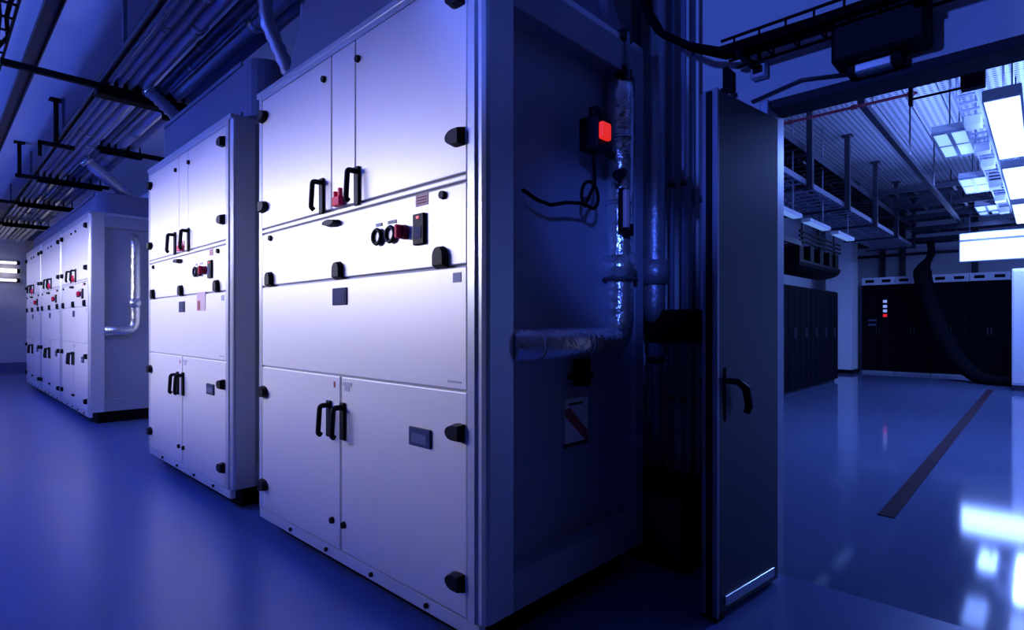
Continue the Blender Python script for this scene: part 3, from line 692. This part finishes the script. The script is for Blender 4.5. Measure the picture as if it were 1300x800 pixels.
# ------------------------------------------------------------------ data hall: luminaires
for i, x in enumerate((7.0, 9.7, 12.4)):
    rt = thing('panel_lamp', ['nearest big glowing panel lamp at the right edge of the hall', 'second glowing panel lamp at the right edge of the hall', 'farthest glowing panel lamp at the right edge of the hall'][i],
               'lamp', (x, 0.25, 2.99), 'bright panel lamps in the hall')
    h = box(-1.12, 1.12, -0.12, 0.12, 0.0, 0.09, bev=0.008).build('housing', 'lamp_housing', rt)
    box(-1.08, 1.08, -0.108, 0.108, -0.003, 0.0).build('diffuser', 'panel_glow', rt)
    for s in (-1, 1): tube([(s * 0.85, 0, 0.09), (s * 0.85, 0, HC - 2.99)], 0.008, n=6).build('hanger', 'dark_steel', rt)
for i, x in enumerate((8.7, 11.5, 14.2)):
    rt = thing('louvre_lamp', ['nearest louvred ceiling lamp in the hall', 'second louvred ceiling lamp in the hall', 'farthest louvred ceiling lamp in the hall'][i],
               'lamp', (x, 0.80, 3.39), 'louvred ceiling lamps in the hall')
    box(-0.62, 0.62, -0.16, 0.16, 0.02, 0.10, bev=0.006).build('housing', 'lamp_housing', rt)
    for y0, y1 in ((-0.145, -0.02), (0.02, 0.145)):
        for x0, x1 in ((-0.58, -0.02), (0.02, 0.58)):
            box(x0, x1, y0, y1, 0.004, 0.02).build('diffuser', 'ceiling_lamp_glow', rt)
    fm = box(-0.62, 0.62, -0.16, -0.145, -0.004, 0.02).box(-0.62, 0.62, 0.145, 0.16, -0.004, 0.02).box(-0.62, -0.58, -0.145, 0.145, -0.004, 0.02).box(0.58, 0.62, -0.145, 0.145, -0.004, 0.02).box(-0.58, 0.58, -0.02, 0.02, -0.004, 0.02).box(-0.02, 0.02, -0.145, 0.145, -0.003, 0.02)
    fm.build('louvre_frame', 'louvre_metal', rt)
    for s in (-1, 1): tube([(s * 0.5, 0, 0.10), (s * 0.5, 0, HC - 3.39)], 0.008, n=6).build('hanger', 'dark_steel', rt)
rt = thing('light_box', 'large glowing white light box above the back racks', 'lamp', (14.42, 0.70, 2.44))
box(0.0, 0.14, -0.56, 0.56, 0.0, 0.58, bev=0.008).build('casing', 'lamp_housing', rt)
box(-0.006, 0.0, -0.54, 0.54, 0.02, 0.40).build('diffuser', 'panel_glow', rt)
box(-0.006, 0.0, -0.54, 0.54, 0.45, 0.56).build('upper_diffuser', 'panel_glow', rt)
for y in (-0.4, 0.4): tube([(0.07, y, 0.58), (0.07, y, HC - 2.44)], 0.010, n=6).build('hanger', 'dark_steel', rt)
for i, x in enumerate((7.5, 8.85, 10.3)):
    rt = thing('strip_lamp', ['dim strip lamp under the cable trays nearest the open door', 'dim strip lamp under the cable trays, middle one', 'dim strip lamp under the cable trays, farthest one'][i], 'lamp', (x, 2.38, 2.60), 'dim strip lamps under the trays')
    box(-0.50, 0.50, -0.06, 0.06, 0.0, 0.05, bev=0.005).build('housing', 'lamp_housing', rt)
    box(-0.48, 0.48, -0.05, 0.05, -0.004, 0.0).build('diffuser', 'dim_glow', rt)
    tube([(0.3, 0, 0.05), (0.3, 0, HC - 2.60)], 0.010, n=6).build('hanger', 'tray_metal', rt)

# ------------------------------------------------------------------ data hall: trays, posts, cables
def ladder(name, label, p0, along, length, width, h, mt, nr, cat='cable tray', group=None, z=0.0):
    rt = thing(name, label, cat, p0, group, rz=0 if along == 'x' else R(90))
    for s in (-1, 1): box(0, length, s * width / 2 - 0.008, s * width / 2 + 0.008, 0, h).build('side_rail', mt, rt)
    rg = None
    for k in range(nr):
        x = length * (k + 0.5) / nr
        if rg is None: rg = box(-0.02, 0.02, -width / 2, width / 2, 0.004, 0.022).build('rung', mt, rt, (x, 0, 0))
        else: share(rg, 'rung', rt, (x, 0, 0))
    return rt
ladder('ladder_tray', 'upper cable ladder full of dark cables along the left of the hall', (5.6, 2.72, 3.44), 'x', 10.4, 0.9, 0.09, 'dark_steel', 36)
ladder('ladder_tray', 'lower pale cable ladder above the left rack row', (5.6, 2.62, 3.00), 'x', 10.4, 0.75, 0.07, 'tray_metal', 40)
for k in range(16):
    y = 2.33 + 0.052 * k
    pts = [(5.6 + 0.65 * j, y + random.uniform(-0.05, 0.05), 3.475 + random.uniform(0, 0.10)) for j in range(17)]
    tag(tube(pts, random.choice((0.030, 0.040, 0.048)), n=6).build('power_cable', 'cable_black'), 'dark cable lying in the upper hall ladder', 'cable', 'cables in the upper hall ladder')
for k in range(6):
    y = 2.34 + 0.11 * k
    pts = [(5.6 + 0.65 * j, y + random.uniform(-0.05, 0.05), 3.035 + random.uniform(0, 0.05)) for j in range(17)]
    tag(tube(pts, 0.024, n=6).build('data_cable', 'cable_blue'), 'blue-grey cable lying in the lower hall ladder', 'cable', 'cables in the lower hall ladder')
for i, x in enumerate((7.9, 9.8, 11.75, 13.7, 15.8)):
    rt = thing('hanger_post', ['first', 'second', 'third', 'fourth', 'fifth'][i] + ' hanging post of the hall cable trays counted from the door', 'post', (x, 2.20, 2.95), 'hanging posts of the hall trays')
    box(-0.04, 0.04, -0.035, 0.035, 0, HC - 2.95).build('post_profile', 'dark_steel', rt)
    box(-0.07, 0.07, -0.07, 0.07, HC - 2.95 - 0.015, HC - 2.95).build('ceiling_plate', 'dark_steel', rt)
    for z in (0.03, 0.46): box(-0.02, 0.02, 0.0, 0.95, z - 0.03, z + 0.005).build('cantilever_arm', 'dark_steel', rt)
rt = thing('light_rail', 'dark hanging rail along the hall beside the louvred lamps', 'rail', (6.2, 1.28, 3.30))
box(0, 10.0, -0.03, 0.03, 0, 0.06).build('rail_profile', 'dark_steel', rt)
for k in range(5): tube([(0.5 + 2.2 * k, 0, 0.06), (0.5 + 2.2 * k, 0, HC - 3.30)], 0.01, n=6).build('hanger', 'dark_steel', rt)
ln = ladder('ladder_tray', 'pale cable ladder hanging between the panel lamps and the louvred lamps', (6.4, 0.54, 3.34), 'x', 8.2, 0.16, 0.07, 'tray_metal', 34)
for x in (0.4, 2.4, 4.4, 6.4, 8.0): tube([(x, 0.07, 0.0), (x, 0.07, HC - 3.34)], 0.010, n=6).build('hanger', 'tray_metal', ln)
for x in (1.0, 2.2, 3.1, 4.6, 5.9, 7.2): box(x, x + 0.22, -0.07, 0.07, -0.10, 0.0, bev=0.006).build('outlet_box', 'rack_cap', ln)
# cross trays at the back, seen edge on
for i, (x, z, y0, ln) in enumerate(((12.6, 3.60, -0.4, 2.55), (13.6, 3.46, -0.6, 2.75), (14.5, 3.38, -0.6, 2.75), (15.3, 3.22, -0.6, 2.75), (16.2, 3.10, -0.6, 4.2))):
    ladder('cross_tray', ['first', 'second', 'third', 'fourth', 'last'][i] + ' dark cable ladder crossing the back of the hall, counted from the camera', (x, y0, z), 'y', ln, 0.42, 0.10, 'dark_steel', 9, group='ladders crossing the back of the hall')
    for k in range(3):
        pts = [(x - 0.12 + 0.12 * k, y0 + ln * j / 6, z + 0.05 + random.uniform(0, 0.05)) for j in range(7)]
        tag(tube(pts, 0.035, n=6).build('power_cable', 'cable_black'), 'black cable on the ' + ['first', 'second', 'third', 'fourth', 'last'][i] + ' ladder crossing the back of the hall', 'cable', 'cables on crossing ladder ' + ['one', 'two', 'three', 'four', 'five'][i])
# black raceway with boxes over the left racks
rt = thing('raceway', 'black cable raceway with boxes hanging over the left racks', 'raceway', (10.2, 3.35, 2.10))
pr = [(0.35 * math.cos(R(a)), 0.16 + 0.16 * math.sin(R(a))) for a in range(180, 361, 20)] + [(0.35, 0.20), (-0.35, 0.20)]
prism(pr, 'x', 0.0, 2.6).build('trough', 'black_metal', rt)
for x in (0.15, 0.75, 1.35, 1.95, 2.4): box(x - 0.12, x + 0.10, -0.34, 0.20, 0.20, 0.48, bev=0.01).build('box', 'black_metal', rt)
for k in range(3): box(0, 2.6, -0.36, -0.33, 0.50 + 0.08 * k, 0.53 + 0.08 * k).build('side_bar', 'black_metal', rt)
for x in (0.3, 1.3, 2.3): tube([(x, -0.3, 0.2), (x, -0.3, HC - 2.10)], 0.018, n=6).build('hanger', 'dark_steel', rt)
for i, (x0, z) in enumerate(((7.0, 2.42), (8.6, 2.50))):
    ladder('ladder_tray', ['low dark cable ladder above the racks beside the open door', 'low dark cable ladder above the racks before the raceway'][i], (x0, 3.25, z), 'x', 1.5, 0.6, 0.08, 'dark_steel', 7)
    lt = [o for o in COL.objects if o.name.startswith('ladder_tray')][-1]
    for x in (0.3, 1.2): tube([(x, 0.29, 0.0), (x, 0.29, HC - z)], 0.012, n=6).build('hanger', 'dark_steel', lt)
    tag(tube([(x0 + 0.25 * j, 3.05 + random.uniform(-0.04, 0.04), z + 0.06) for j in range(7)], 0.04, n=6).build('power_cable', 'cable_black'), ['black cable on the low ladder beside the open door', 'black cable on the low ladder before the raceway'][i], 'cable')
# vertical drops by the back wall
for i, (y, z0) in enumerate(((2.62, 2.35), (3.05, 2.40), (1.20, 2.40))):
    tag(box(17.08, 17.2, y - 0.06, y + 0.06, z0, HC).build('cable_riser', 'dark_steel'), ['dark vertical cable riser above the second back rack', 'dark vertical cable riser next to the pillar', 'dark vertical cable riser left of the light box'][i], 'cable riser')
tag(tube([(17.12, -0.5, 2.95), (17.12, 4.2, 2.95)], 0.035, n=8).build('wall_conduit', 'dark_steel'), 'dark horizontal conduit along the back wall of the hall', 'conduit')
# red pipe with joints
rt = thing('sprinkler_pipe', 'thin red sprinkler pipe crossing the hall ceiling near the door', 'pipe', (5.92, 0, 3.2))
tube([(0, 0.80, 0), (0, 4.2, 0)], 0.015, n=8).build('pipe_run', 'red_pipe', rt)
for y in (0.82, 1.25, 1.8): tube([(0, y, 0), (0, y + 0.05, 0)], 0.024, n=8).build('joint', 'red_pipe', rt)
tube([(0, 0.84, 0.0), (0, 0.84, HC - 3.2)], 0.012, n=6).build('hanger', 'red_pipe', rt)
# black box and rods just inside the doorway
rt = thing('hanging_sign_box', 'black box hanging from rods just inside the hall doorway', 'box', (4.4, 0.317, 2.63))
box(-0.04, 0.04, -0.058, 0.058, 0, 0.13, bev=0.006).build('casing', 'black_metal', rt)
for z in (0.02, 0.10): tube([(0, 0.058, z), (0, 0.30, z)], 0.008, n=6).build('rod', 'black_metal', rt)
box(-0.02, 0.02, 0.30, 0.322, -0.02, 0.12).build('end_plate', 'black_metal', rt)
for y in (-0.04, 0.31): tube([(0, y, 0.12), (0, y, HC - 2.63)], 0.006, n=6).build('wire', 'dark_steel', rt)
